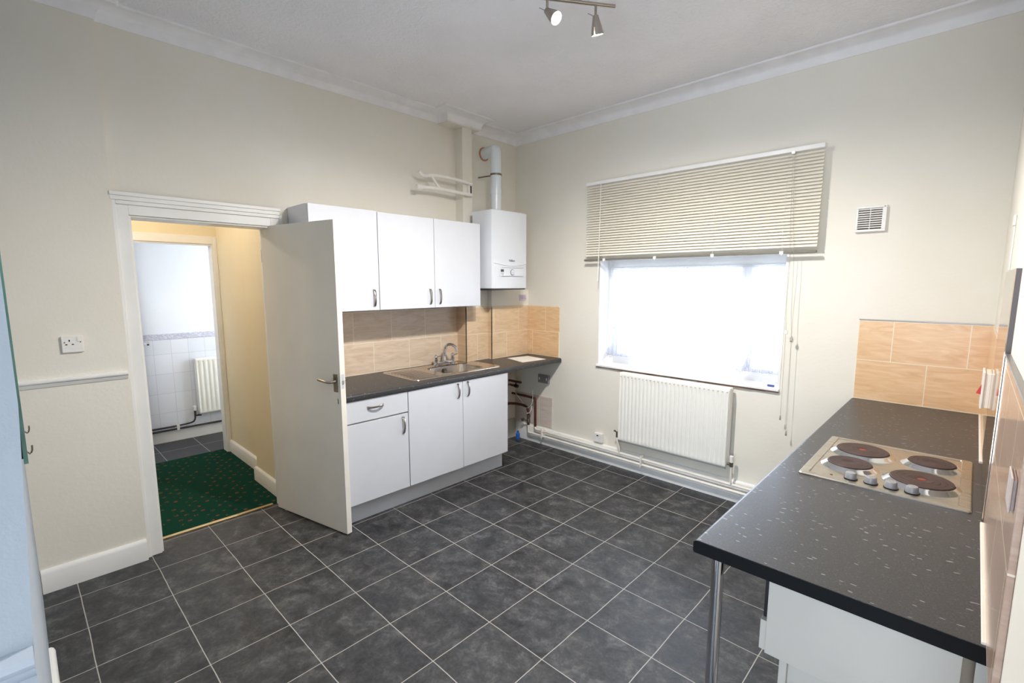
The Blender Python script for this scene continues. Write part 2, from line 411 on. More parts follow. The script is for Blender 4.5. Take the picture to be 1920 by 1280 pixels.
# ------------------------------------------------------------------ window
w = thing('window_1', 'wide white framed window glowing with daylight', 'window', (1.75, .18, WZ0)); struct(w)
m = MB(); fy0, fy1 = .18, .24
m.box((WX0, fy0, .93), (WX0+.035, fy1, WZ1)).box((WX1-.035, fy0, .93), (WX1, fy1, WZ1))
m.box((WX0+.035, fy0, 1.748), (WX1-.035, fy1, WZ1)).box((WX0+.035, fy0, WZ0), (WX1-.035, fy1, .955)).box((2.165, fy0, .955), (2.218, fy1, 1.748))
m.build('window_frame', 'gloss_white', w, .004)
m = MB()
for a, b in ((WX0+.035, 2.165), (2.218, WX1-.035)):
    m.box((a, fy0+.012, .955), (a+.022, fy1-.01, 1.748)).box((b-.022, fy0+.012, .955), (b, fy1-.01, 1.748))
    m.box((a+.022, fy0+.012, .955), (b-.022, fy1-.01, .977)).box((a+.022, fy0+.012, 1.726), (b-.022, fy1-.01, 1.748))
m.build('sash', 'gloss_white', w, .003)
for a, b in ((WX0+.057, 2.143), (2.24, WX1-.057)): box('glass_pane', (a, .21, .977), (b, .214, 1.726), 'glass', w)
box('window_handle', (2.2, .165, 1.2), (2.212, .18, 1.3), 'plastic', w, .003)
m = MB(); e = .0015
m.box((WX0-e, .0005, WZ0), (WX0+.004, .18, WZ1)).box((WX1-.004, -.004, WZ0), (WX1+.012, .18, WZ1)).box((WX0, .001, WZ1-.004), (WX1, .18, WZ1+e))
struct(m.build('trim_5', 'gloss_white', smooth=False), 'white painted window reveal')
s_ = box('windowsill', (WX0-.01, -.024, WZ0-.012), (WX1+.012, .18, WZ0+.006), 'gloss_white', None, .004); struct(s_, 'white windowsill under the net curtain')
m = MB(); rr = random.Random(3)
x = WX0-.006
while x < WX1:
    l_ = rr.uniform(.03, .12); m.box((x, -.012-rr.random()*.004, WZ0-.012-rr.uniform(.006, .014)), (min(x+l_, WX1+.008), .001, WZ0-.012)); x += l_
struct(m.build('trim_6', 'brown', smooth=False), 'bare wooden edge under the windowsill')

# net curtains, gathered to the side and lying on the sill
def curtain(top0, top1, bot0, bot1, side, seed, nm, lab):
    NX, NZ = 110, 46; r = random.Random(seed); ph = [r.uniform(0, 6) for _ in range(4)]
    rows = []
    for j in range(NZ+1):
        v = j/NZ; z = 1.742-v*.845 if v < .93 else 1.742-.93*.845-(v-.93)*.845*.5
        k = v**1.5 if v < .95 else .95**1.5
        row = []
        for i in range(NX+1):
            u = i/NX
            a = top0+(top1-top0)*u; b = bot0+(bot1-bot0)*u
            x = a+(b-a)*min(1, k*1.02)
            amp = .005+.012*v
            y = .135+amp*math.sin(u*62+ph[0]+v*1.4)+amp*.6*math.sin(u*27+ph[1]+v*2)-.05*v*v
            if v > .93: y -= (v-.93)*1.0*(.5+.5*math.sin(u*9+ph[2])); z = max(z, .897)+.01*abs(math.sin(u*23+ph[3]))
            row.append((x, min(y, .172), max(z, .8935)))
        rows.append(row)
    o = MB().loops(rows, close=False).build(nm, 'net', ang=180)
    sld = o.modifiers.new('cloth', 'SOLIDIFY'); sld.thickness = .0006
    tag(o, lab, 'curtain', 'net curtains in the window'); return o
curtain(1.045, 1.742, 1.06, 1.19, 1, 4, 'net_curtain', 'sheer white net curtain bunched at the left end of the windowsill')
curtain(1.752, 2.45, 2.25, 2.42, -1, 9, 'net_curtain', 'sheer white net curtain bunched at the right end of the windowsill')
m = MB().tube([(1.04, .13, 1.746), (2.46, .13, 1.746)], .003)
tag(m.build('curtain_wire', 'plastic'), 'thin white wire holding the net curtains', 'curtain wire')
# small tag on sill
tag(box('blue_label', (2.41, .03, .893), (2.455, .045, .905), plain('navy_label', (60, 80, 150)), None, .002), 'small blue label at the right end of the windowsill', 'label')

# ------------------------------------------------------------------ venetian blind
bx0, bx1 = .915, 2.668
t = thing('venetian_blind', 'wide cream venetian blind hanging over the window', 'blind', (1.79, -.05, 2.43))
m = MB().box((bx0-.003, -.085, 2.433), (bx1+.003, -.048, 2.46)); m.build('head_rail', 'gloss_white', t, .002)
m = MB(); N = 28; pitch = (2.425-1.835)/N; A = math.radians(44); W = .0255
for i in range(N):
    zc = 2.425-pitch*(i+.35); L0 = []; L1 = []
    pts = []
    for k in range(7):
        s_ = k/6-.5; c_ = .0022*(1-4*s_*s_)
        # slat cross-section: top edge leans to the wall, lower edge toward the room
        y = -.066+(-s_*W*math.cos(A)*-1)*-1; y = -.066 - s_*W*math.cos(A) - c_*math.sin(A); z = zc - s_*W*math.sin(A) + c_*math.cos(A)
        pts.append((y, z))
    back = [(y+.0005*math.sin(A), z-.0005*math.cos(A)) for y, z in pts][::-1]
    m.prism(pts+back, 0, bx0+.002*math.sin(i*1.7), bx1+.0015*math.sin(i*2.3))
m.build('slats', 'slat', t, ang=60)
box('bottom_rail', (bx0-.014, -.08, 1.8), (bx1, -.056, 1.816), plain('blind_bottom_rail', (116, 112, 100), .35), t, .003)
for x in (1.107, 1.572, 2.02, 2.47):
    m = MB()
    for dy in (-.0815, -.0545): m.tube([(x, dy, 2.435), (x, dy, 1.812)], .0006, 5)
    m.build('ladder_cord', 'plastic', t)
    m = MB().box((x-.012, -.084, 1.797), (x+.012, -.078, 1.818)).box((x-.003, -.085, 1.79), (x+.003, -.079, 1.797)); m.build('rail_clip', 'plastic', t, .002)
box('cord_lock', (2.49, -.088, 2.42), (2.51, -.082, 2.437), 'nickel', t, .002)
m = MB().tube(sm([(1.068, -.09, 2.43), (1.066, -.091, 2.1), (1.056, -.09, 1.63)]), .0035, 8); m.build('tilt_wand', 'plastic', t)
for pts, zt in ((((2.5, -.09, 2.42), (2.515, -.085, 1.9), (2.527, -.08, 1.75), (2.520, -.075, 1.45), (2.527, -.06, 1.3), (2.53, -.06, .73)), .71),
                (((2.506, -.09, 2.42), (2.535, -.085, 1.9), (2.549, -.08, 1.75), (2.552, -.075, 1.4), (2.564, -.06, 1.25), (2.572, -.06, .63)), .61)):
    m = MB().tube(sm(pts), .0011, 6); m.build('pull_cord', 'pull', t)
    e = pts[-1]; m = MB().lathe((e[0], e[1], zt-.02), (0, 0, 1), [(0, .003), (.004, .006), (.02, .005), (.034, .0025)], 10); m.build('cord_tassel', 'pull', t)
m = MB().box((2.518, -.067, 1.275), (2.536, -.055, 1.3)); m.build('cord_joiner', 'plastic', t, .003)
m = MB().lathe((2.564, -.06, 1.235), (0, 0, 1), [(0, .011), (.008, .01), (.022, .004), (.028, .003)], 10); m.build('cord_condenser', 'pull', t)

# ------------------------------------------------------------------ radiators
def radiator(name, lab, axis, u0, u1, z0, z1, front, wall, ribs, sgn, valves=True):
    """axis 0: spans x, faces -y ; axis 1: spans y, faces +x"""
    def P(u, d, z):   # d: distance from wall
        return (u, wall-d, z) if axis == 0 else (wall+d, u, z)
    t = thing(name, lab, 'radiator', P((u0+u1)/2, front*.5, z0))
    NU, NZ = ribs*8, 26; rows = []
    for j in range(NZ+1):
        z = z0+(z1-z0)*j/NZ; v = min(j, NZ-j)/NZ*(z1-z0)
        fade = max(0, min(1, (v-.03)/.02))
        row = []
        for i in range(NU+1):
            u = u0+(u1-u0)*i/NU; e = min(i, NU-i)/NU*(u1-u0)
            fe = max(0, min(1, (e-.006)/.006))
            s_ = .5-.5*math.cos(2*PI*ribs*i/NU)
            d = front-.0075*fade*fe*(s_**1.6)
            if e < 1e-6 or v < 1e-6: d = front-.006
            row.append(P(u, d, z))
        rows.append(row)
    o = MB().loops(rows, close=False).build('front_panel', 'rad', t, ang=60)
    so = o.modifiers.new('sheet', 'SOLIDIFY'); so.thickness = .002; so.offset = 0
    m = MB().box(P(u0+.01, front-.062, z0+.02), P(u1-.01, front-.05, z1-.03)); m.build('back_panel', 'rad', t, .003)
    m = MB().box(P(u0-.002, front-.066, z1-.022), P(u1+.002, front-.003, z1-.004))
    m.build('top_grille', 'rad', t, .003)
    for ua, ub in ((u0-.003, u0+.004), (u1-.004, u1+.003)):
        MB().box(P(ua, front-.064, z0+.03), P(ub, front-.006, z1-.006)).build('side_panel', 'rad', t, .002)
    n = ribs; sm_ = plain(name+'_slot', (170, 160, 140), .6)
    for k in range(n):
        u = u0+(u1-u0)*(k+.5)/n; box('slot', P(u-.006, front-.0012, z1-.036), P(u+.006, front+.0003, z1-.0325), sm_, t)
    for ub in (u0+.12, u1-.15): box('wall_bracket', P(ub, .002, z0+.06), P(ub+.03, front-.05, z1-.08), 'rad', t)
    return t, P
rad, P = radiator('panel_radiator', 'wide white ribbed radiator below the window', 0, 1.305, 2.207, .268, .868, .105, 0, 27, -1)
m = MB().tube([(2.2, -.075, .3), (2.24, -.075, .3)], .009).lathe((2.238, -.075, .285), (0, 0, 1), [(0, .013), (.03, .013), (.034, .009)], 14); m.build('lockshield_valve', 'grey_metal', rad)
m = MB().lathe((2.238, -.075, .318), (0, 0, 1), [(0, .014), (.045, .015), (.048, .012)], 14); m.build('valve_cap', 'plastic', rad)
m = MB().tube([(2.238, -.075, .285), (2.238, -.07, .16)], .0075); m.build('feed_pipe', 'pipe_white', rad)
m = MB().tube([(1.31, -.075, .3), (1.28, -.075, .31)], .009).lathe((1.283, -.075, .29), (0, 0, 1), [(0, .011), (.045, .011), (.05, .006)], 12).tube([(1.283, -.08, .335), (1.262, -.095, .35)], [.004, .008]); m.build('radiator_valve', 'grey_metal', rad)
m = MB().tube(sm([(1.283, -.075, .29), (1.292, -.078, .24), (1.304, -.07, .2), (1.3, -.06, .155)]), .0085); m.build('feed_pipe', 'pipe_white', rad)

# pipework along the window wall
m = MB().tube(sm([(.327, -.055, .178), (.329, -.055, .158), (.35, -.055, .152)], 2)+[Vector((3.4, -.055, .135))], .0115, 12)
tag(m.build('heating_pipe', 'pipe_white'), 'upper of two white painted pipes running along the window skirting', 'pipe', 'white pipes along the window skirting')
m = MB().tube(sm([(.235, -.055, .178), (.236, -.055, .115), (.238, -.055, .102), (.26, -.055, .1)], 2)+[Vector((3.4, -.055, .092))], .0115, 12)
tag(m.build('heating_pipe', 'pipe_white'), 'lower of two white painted pipes running along the window skirting', 'pipe', 'white pipes along the window skirting')
for x in (.42, 1.51):
    m = MB().box((x-.008, -.075, .085), (x+.008, -.02, .172)).tube([(x, -.07, .085), (x, -.075, .07)], .004)
    tag(m.build('pipe_clip', 'pipe_white', bevel=.003), 'white double pipe clip %s' % ('near the corner tiles' if x < 1 else 'under the radiator'), 'pipe clip')
m = MB().tube(sm([(.327, -.055, .178), (.327, -.055, .43), (.325, -.056, .465), (.29, -.058, .47), (.05, -.062, .475), (.012, -.062, .475)], 2), .0115, 12)
o = m.build('copper_pipe', 'copper'); tag(o, 'tall brown copper pipe turning left under the worktop end', 'pipe', 'brown copper pipes under the worktop')
m = MB().tube(sm([(.235, -.055, .178), (.235, -.055, .3), (.22, -.057, .355), (.17, -.06, .375), (.05, -.1, .38), (.012, -.14, .375)], 2), .0125, 12)
o = m.build('copper_pipe', 'copper'); tag(o, 'short brown copper pipe curving left under the worktop end', 'pipe', 'brown copper pipes under the worktop')
m = MB().lathe((.235, -.055, .2), (0, 0, 1), [(0, .016), (.02, .018), (.03, .014), (.06, .014), (.065, .018), (.08, .018)], 14)
m.tube([(.235, -.055, .22), (.19, -.075, .225)], .008).box((.17, -.095, .215), (.19, -.06, .24)); m.build('stop_valve', 'grey_metal', o, .002)
t = thing('isolating_valve', 'dark valve on a capped copper stub high under the worktop', 'valve', (.17, -.12, .6))
MB().tube([(.02, -.12, .62), (.19, -.12, .62)], .0115).tube([(.02, -.12, .575), (.12, -.12, .575)], .0115).build('pipe', 'copper', t)
MB().lathe((.1, -.12, .575), (1, 0, 0), [(0, .016), (.02, .019), (.045, .016)], 12).tube([(.125, -.12, .575), (.125, -.13, .61)], .006).build('valve', 'black', t)
m = MB().lathe((.105, -.075, .0), (0, 0, 1), [(0, .016), (.02, .016), (.02, .022), (.06, .022), (.068, .014), (.09, .013)], 16)
tag(m.build('capped_pipe_end', 'blue'), 'blue capped pipe end standing on the floor behind the cabinet', 'pipe cap')
m = MB().tube(sm([(.33, -.1, .56), (.33, -.1, .44), (.31, -.1, .4), (.25, -.09, .36), (.2, -.08, .355)]), .003, 8)
tag(m.build('cable', 'plastic'), 'thin white cable looping beside the copper pipes', 'cable', 'loose cables under the worktop')
m = MB().tube(sm([(.3, -.08, .39), (.29, -.08, .34), (.262, -.075, .31), (.23, -.072, .3)]), .0055, 8)
tag(m.build('cable', 'plastic'), 'thick white cable curving onto the stop valve', 'cable', 'loose cables under the worktop')
m = MB().tube([(.0+.185, -.3, .64), (.21, -.1, .4)], .002, 8)
tag(m.build('cable', 'plastic'), 'straight thin white cable slanting down behind the cabinet side', 'cable', 'loose cables under the worktop')
def socket2(name, lab, x0, x1, z0, z1, mat):
    t = thing(name, lab, 'socket', ((x0+x1)/2, 0, z0))
    box('back_box', (x0+.003, -.02, z0+.003), (x1-.003, 0, z1-.003), mat, t, .002)
    box('face_plate', (x0, -.028, z0), (x1, -.02, z1), mat, t, .003); return t
t = socket2('wall_outlet', 'grey unused double outlet in the shade below the worktop end', .335, .47, .63, .715, 'socket_metal')
box('switch', (.35, -.032, .66), (.362, -.028, .685), 'plastic', t, .001); box('switch', (.44, -.032, .66), (.452, -.028, .685), 'plastic', t, .001)
m = MB().box((1.012, -.032, .182), (1.1, -.0, .262)); t = thing('fused_spur', 'small white fused outlet left of the radiator', 'socket', (1.05, 0, .18)); m.build('face_plate', 'plastic', t, .004)
box('fuse_slot', (1.045, -.034, .237), (1.062, -.0315, .247), 'black', t)
m = MB().box((.0, -.009, .19), (.503, .0, .49)); tag(m.build('old_wall_tiles', 'tile_pink', bevel=.001), 'pale pink old wall tiles low under the worktop end', 'wall tiles')

# ------------------------------------------------------------------ splashback tiles
def tiles(a, b, mat, lab): return tag(box('tiled_splashback', a, b, mat, None, .0015), lab, 'splashback')
tiles((0, -2.24, .9), (.008, -.775, 1.392), 'tile_left', 'beige tiled splashback behind the sink and tap')
m = MB().box((.0, -.783, .9), (.13, -.775, 1.392)).box((.122, -.783, .9), (.13, -.505, 1.392)).box((.122, -.513, .9), (.18, -.505, 1.392)).box((.172, -.513, .9), (.18, -.009, 1.392))
tag(m.build('tiled_splashback', 'tile_box', bevel=.0012), 'beige tiles wrapping the boxed corner below the boiler', 'splashback')
tiles((.18, -.009, .9), (.578, 0, 1.39), 'tile_win', 'narrow beige tiles on the window wall above the paper')
tiles((2.916, -.009, .9), (XR, 0, 1.388), 'tile_winr', 'beige tiled splashback at the far end of the hob worktop')
tiles((XR-.009, -1.0, .9), (XR, -.009, 1.388), 'tile_right', 'glossy beige tiles beside the red cooker switch')
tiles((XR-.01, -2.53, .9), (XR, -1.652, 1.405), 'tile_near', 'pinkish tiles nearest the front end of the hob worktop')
m = MB().box((XR-.0115, -2.53, 1.405), (XR, -1.652, 1.412)); tag(m.build('tile_trim', 'alu', bevel=.001), 'grey metal trim along the top of the nearest tiles', 'trim strip', 'metal tile trims')
m = MB().box((2.912, -.012, 1.388), (XR-.01, 0, 1.394)); tag(m.build('tile_trim', 'alu', bevel=.001), 'thin grey trim above the far hob wall tiles', 'trim strip', 'metal tile trims')
t = thing('cooker_splashback', 'tall polished steel splashback panel behind the hob', 'splashback', (XR-.01, -1.32, .9))
box('steel_sheet', (XR-.0135, -1.645, .902), (XR-.0115, -1.0, 1.652), 'splash_steel', t)
box('backing_board', (XR-.0115, -1.65, .902), (XR-.0, -1.0, 1.652), plain('panel_edge_grey', (112, 104, 106), .5), t)
tag(MB().tube([(XR-.013, -.99, .903), (XR-.013, -.02, .903)], .006).build('sealant_bead', 'grout'), 'thin white sealant line below the cooker switch', 'sealant')
tag(MB().box((XR-.017, -2.33, .898), (XR-.009, -1.66, .906)).build('sealant_bead', 'grout', bevel=.002), 'thick white sealant line along the front end of the hob worktop', 'sealant')

# ------------------------------------------------------------------ kitchen units on the left wall
def bow(par, p0, p1, out, name='handle'):
    """bow handle between p0 and p1 bulging along 'out'"""
    p0, p1, out = Vector(p0), Vector(p1), Vector(out); d = (p1-p0); L = d.length; d.normalize(); s_ = d.cross(out).normalized()
    loops = []; N = 18
    for k in range(N+1):
        a = k/N; hgt = .024*math.sin(PI*min(1, max(0, a)))**.6 if 0 < a < 1 else 0
        c = p0+d*L*a+out*hgt; wd = .0055+.003*abs(2*a-1)**2; th = .0028
        loops.append([c+s_*wd-out*th, c+s_*wd+out*th*.6, c+out*th*1.4, c-s_*wd+out*th*.6, c-s_*wd-out*th])
    return MB().loops(loops, cap0=True, cap1=True).build(name, 'nickel', par, ang=55)

def front(par, name, x, y0, y1, z0, z1, hp):
    g = .002
    o = box(name, (x-.018, y0+g, z0+g), (x, y1-g, z1-g), 'laminate', par, .0015)
    bow(o, *hp, (1, 0, 0)); return o

t = thing('wall_cabinet', 'white single wall cabinet beside the open door', 'cabinet', (0, -2.0, 1.415))
box('body', (.008, -2.246, 1.415), (.302, -1.757, 2.113), 'laminate', t, .001)
front(t, 'door', .32, -2.246, -1.757, 1.415, 2.113, ((.32, -1.8, 1.565), (.32, -1.8, 1.442)))
t = thing('wall_cabinet', 'white double wall cabinet left of the boiler', 'cabinet', (0, -1.27, 1.415))
box('body', (.008, -1.756, 1.415), (.302, -.777, 2.108), 'laminate', t, .001)
front(t, 'door', .32, -1.756, -1.264, 1.415, 2.108, ((.32, -1.31, 1.565), (.32, -1.31, 1.442)))
front(t, 'door', .32, -1.264, -.777, 1.415, 2.108, ((.32, -1.217, 1.565), (.32, -1.217, 1.442)))

t = thing('base_cabinet', 'white base cabinet with one drawer over a door', 'cabinet', (.3, -1.98, 0))
box('body', (.02, -2.23, .15), (.58, -1.73, .862), 'carcass', t, .001)
front(t, 'drawer', .6, -2.23, -1.73, .712, .858, ((.6, -2.045, .8), (.6, -1.923, .8)))
front(t, 'door', .6, -2.23, -1.73, .16, .706, ((.6, -1.775, .685), (.6, -1.775, .562)))
t = thing('base_cabinet', 'white double door base cabinet below the sink', 'cabinet', (.3, -1.23, 0))
m = MB().box((.02, -1.728, .15), (.58, -1.71, .862)).box((.02, -.745, .15), (.58, -.727, .862)).box((.02, -1.71, .15), (.58, -.745, .168)).box((.562, -1.71, .8), (.58, -.745, .862))
m.build('body', 'carcass', t, .001)
front(t, 'door', .6, -1.728, -1.228, .16, .858, ((.6, -1.277, .845), (.6, -1.277, .727)))
front(t, 'door', .6, -1.228, -.727, .16, .858, ((.6, -1.178, .848), (.6, -1.178, .727)))
m = MB().box((.49, -2.2, 0), (.505, -.705, .148)); tag(m.build('plinth', 'laminate', bevel=.001), 'long white plinth board under the sink base cabinets', 'plinth')
m = MB().box((.46, -.722, 0), (.489, -.694, .15)); tag(m.build('cabinet_leg', 'brown', bevel=.002), 'bare wooden block under the right end of the sink cabinet', 'cabinet leg')

# worktop left (round-nosed) with a cut for the bowl
def nose(x_back, x_front, z0, z1, r=.014):
    sgn = 1 if x_front > x_back else -1; pts = [(x_back, z0), (x_back, z1)]
    for k in range(7):
        a = PI/2*k/6; pts.append((x_front-sgn*r+sgn*r*math.sin(a), z1-r+r*math.cos(a)))
    for k in range(5):
        a = PI/2*k/4; pts.append((x_front-sgn*.006+sgn*.006*math.cos(a), z0+.006-.006*math.sin(a)))
    return pts
def rrect(cx, cy, hx, hy, r, z, n=8):
    out = []
    for qx, qy, a0 in ((1, 1, 0), (-1, 1, PI/2), (-1, -1, PI), (1, -1, 1.5*PI)):
        for k in range(n):
            a = a0+PI/2*k/(n-1); out.append(Vector((cx+qx*(hx-r)+r*math.cos(a), cy+qy*(hy-r)+r*math.sin(a), z)))
    return out
BX0, BX1, BY0, BY1 = .15, .47, -1.27, -.85
m = MB()
m.prism(nose(.008, .612, .862, .9), 1, -2.245, BY0)
m.prism(nose(.008, .612, .862, .9), 1, BY1, -.783)
m.prism(nose(.13, .612, .862, .9), 1, -.783, -.513); m.prism(nose(.18, .612, .862, .9), 1, -.513, -.009)
m.prism(nose(BX1, .612, .862, .9), 1, BY0, BY1); m.box((.008, BY0, .862), (BX0, BY1, .9))
tag(m.build('worktop', 'worktop', ang=50), 'long dark speckled worktop holding the sink', 'worktop')

# sink
t = thing('kitchen_sink', 'stainless steel sink with drainer and single bowl', 'sink', (.29, -1.17, .9))
cx, cy, hx, hy = .287, -1.165, .235, .442
bxc, byc, bhx, bhy = (BX0+BX1)/2, (BY0+BY1)/2, (BX1-BX0)/2-.004, (BY1-BY0)/2-.004
L = [rrect(cx, cy, hx+.004, hy+.004, .045, .9002), rrect(cx, cy, hx+.002, hy+.002, .045, .9045), rrect(cx, cy, hx-.004, hy-.004, .04, .9055), rrect(cx, cy, hx-.012, hy-.012, .034, .903),
     rrect(bxc, byc, bhx+.006, bhy+.006, .07, .9025), rrect(bxc, byc, bhx, bhy, .068, .897), rrect(bxc, byc, bhx-.012, bhy-.012, .065, .79), rrect(bxc, byc, bhx-.022, bhy-.022, .06, .762), rrect(bxc, byc, bhx-.05, bhy-.05, .05, .752), rrect(bxc, byc, .04, .04, .0399, .75), rrect(bxc, byc, .036, .036, .0355, .747)]
o = MB().loops(L, cap1=True).build('basin', 'steel_sink', t, ang=35)
m = MB()
for k in range(9):
    x = .12+k*.042; m.tube([(x, -1.555, .9015), (x+.0, -1.35, .901)], .0035, 6)
m.build('drainer_ridges', 'steel_sink', t)
MB().lathe((bxc, byc, .7475), (0, 0, 1), [(0, .034), (.002, .034), (.002, .02), (.001, .012)], 20).build('drain', 'chrome', t)
m = MB().lathe((BX0+.019, byc, .862), (1, 0, 0), [(0, .018), (.003, .018), (.003, .012), (.001, .01)], 18); m.build('overflow', 'grey_metal', t)

# tap
t = thing('mixer_tap', 'chrome bridge mixer tap with two lever handles', 'tap', (.09, -1.0, .905))
m = MB(); ya, yb = -1.095, -.912
m.tube(sm([(.09, ya, .915), (.09, ya, .93), (.09, ya+.03, .918), (.09, -1.003, .93), (.09, yb-.03, .918), (.09, yb, .93), (.09, yb, .915)], 2), .0105, 14)
for y in (ya, yb): m.lathe((.09, y, .9035), (0, 0, 1), [(0, .024), (.004, .024), (.01, .016), (.03, .0145), (.05, .0175), (.055, .012)], 20)
m.build('bridge', 'chrome', t)
m = MB().lathe((.09, -1.003, .925), (0, 0, 1), [(0, .018), (.015, .019), (.03, .015), (.05, .0135)], 20)
m.tube(sm([(.09, -1.003, .96), (.09, -1.003, 1.02), (.105, -.995, 1.075), (.155, -.975, 1.09), (.2, -.957, 1.06), (.204, -.955, 1.03)], 3), [.013]*1 or .013, 14) if False else None
pp = sm([(.09, -1.003, .965), (.09, -1.003, 1.01), (.1, -.997, 1.068), (.15, -.978, 1.085), (.195, -.96, 1.062), (.2, -.957, 1.035)], 3)
m.tube(pp, [.0135-.003*k/(len(pp)-1) for k in range(len(pp))], 14).lathe((.2, -.957, 1.04), (0, 0, -1), [(0, .012), (.018, .013), (.02, .01)], 14)
m.build('spout', 'chrome', t)
for y, sy in ((ya, 1), (yb, 1)):
    m = MB().lathe((.09, y, .958), (0, 0, 1), [(0, .012), (.012, .015), (.022, .0135), (.034, .009), (.038, .003)], 16)
    m.tube([(.09, y, .972), (.112, y+.018, .982), (.122, y+.027, .986)], [.006, .005, .0065], 10); m.build('lever', 'chrome', t)

m = MB().prism([(.2427, -.372), (.295, -.134), (.551, -.165), (.517, -.452)], 2, .9003, .9022)
tag(m.build('paper_sheet', 'paper', smooth=False), 'blank sheet of paper lying on the worktop end', 'paper')
m = MB().box((.172, -.13, 1.437), (.176, -.035, 1.497)); t = thing('wall_notice', 'small faded notice card below the boiler', 'notice', (.172, -.08, 1.43)); m.build('card', plain('faded_card', (206, 196, 208), .7), t)
m = MB()
for k in range(3): m.box((.176, -.12, 1.48-k*.012), (.1766, -.05+.01*k, 1.484-k*.012))
m.build('printed_lines', plain('faded_print', (170, 150, 180), .7), t)

# ------------------------------------------------------------------ boiler
bxf, by0, by1, bz0, bz1 = .425, -.735, -.3, 1.562, 2.225
t = thing('gas_boiler', 'white wall mounted boiler with a round dial', 'boiler', (.2, -.52, bz0))
def bx_front(y): return bxf+.018*(1-((y-(by0+by1)/2)/((by1-by0)/2))**2)
L = []
for z in (bz0, bz0+.004, bz1-.004, bz1):
    i_ = .004 if z in (bz0, bz1) else 0
    pts = [(.176, by1-i_), (.176, by0+i_)]+[(bxf-i_-.012, by0+i_)]+[(bx_front(by0+.008+(by1-by0-.016)*k/14)-i_-.002, by0+.008+(by1-by0-.016)*k/14) for k in range(15)]+[(bxf-i_-.012, by1-i_)]
    L.append([(x, y, z) for x, y in pts])
MB().loops(L, cap0=True, cap1=True).build('casing', 'boiler', t, ang=35)
box('base_tray', (.15, by0+.01, bz0-.008), (.415, by1-.01, bz0+.002), 'black', t)
box('wall_frame', (.0, -.66, 1.6), (.18, -.34, 2.18), 'boiler', t)
# curved lip line above the panel
pl = []
for k in range(15):
    a = k/14; y = by0+.015+(by1-by0-.03)*a; pl.append((bx_front(y)+.0005, y, 1.782-.022*math.sin(PI*a)**1.2))
MB().tube(pl, .0035, 8).build('front_lip', 'boiler', t)
pc = thing('control_panel', '', '', (0, 0, 0)); COL.objects.unlink(pc); bpy.data.objects.remove(pc)
def fx(y): return bx_front(y)
o = MB().loops([[(fx(y)-.002, y, z) for y, z in q] for q in [[(-.66+.3*k/8, 1.672) for k in range(9)]]]+[[(fx(y)+.0012, y, z) for y, z in [(-.66+.3*k/8, 1.672) for k in range(9)]], [(fx(y)+.0012, y, z) for y, z in [(-.66+.3*k/8, 1.738) for k in range(9)]], [(fx(y)-.002, y, z) for y, z in [(-.66+.3*k/8, 1.738) for k in range(9)]]], close=False)
cp = o.build('control_panel', plain('panel_white', (228, 230, 234), .35), t)
def onp(name, y0, y1, z0, z1, mat, out=.0028): 
    yc = (y0+y1)/2; return box(name, (fx(yc)-.002, y0, z0), (fx(yc)+out, y1, z1), mat, cp, .0006)
onp('display', -.648, -.612, 1.706, 1.728, plain('lcd_dark', (70, 76, 80), .3))
for z in (1.697, 1.69): 
    for k in range(3): onp('button', -.648+k*.0125, -.639+k*.0125, z-.002, z+.001, 'greyprint', .0022)
onp('warning_light', -.628, -.62, 1.678, 1.684, 'greyprint', .0022)
MB().lathe((fx(-.51)-.003, -.51, 1.703), (1, 0, 0), [(0, .0265), (.0065, .0265), (.007, .0225)], 28).build('dial_ring', plain('dial_ring', (120, 126, 134), .4), cp)
d_ = MB().lathe((fx(-.51), -.51, 1.703), (1, 0, 0), [(0, .022), (.007, .022), (.009, .019)], 28).build('dial', 'boiler', cp)
onp('dial_mark', -.512, -.508, 1.7, 1.706, 'greyprint', .0098)
for z in (1.742, 1.668): onp('panel_line', -.645, -.365, z, z+.0015, 'greyprint', .0014)
def text(body, size, loc, rot, mat, par, name, ext=.0004):
    c = bpy.data.curves.new(name, 'FONT'); c.body = body; c.size = size; c.extrude = ext; c.align_x = 'CENTER'; c.align_y = 'CENTER'
    o = bpy.data.objects.new(name, c); COL.objects.link(o); o.parent = par
    w = Vector((0, 0, 0)); q = par
    while q is not None: w += q.location; q = q.parent
    o.location = Vector(loc)-w; o.rotation_euler = rot; c.materials.append(M[mat] if isinstance(mat, str) else mat)
    bpy.context.view_layer.update(); me = bpy.data.meshes.new_from_object(o.evaluated_get(bpy.context.evaluated_depsgraph_get()))
    n_ = bpy.data.objects.new(name, me); COL.objects.link(n_); n_.parent = par; n_.location = o.location; n_.rotation_euler = rot
    bpy.data.objects.remove(o); n_.name = name; return n_
text('Vaillant', .026, (fx(-.51)+.0012, -.515, 1.805), (PI/2, 0, PI/2), plain('logo_grey', (70, 84, 92), .5), t, 'brand_lettering')
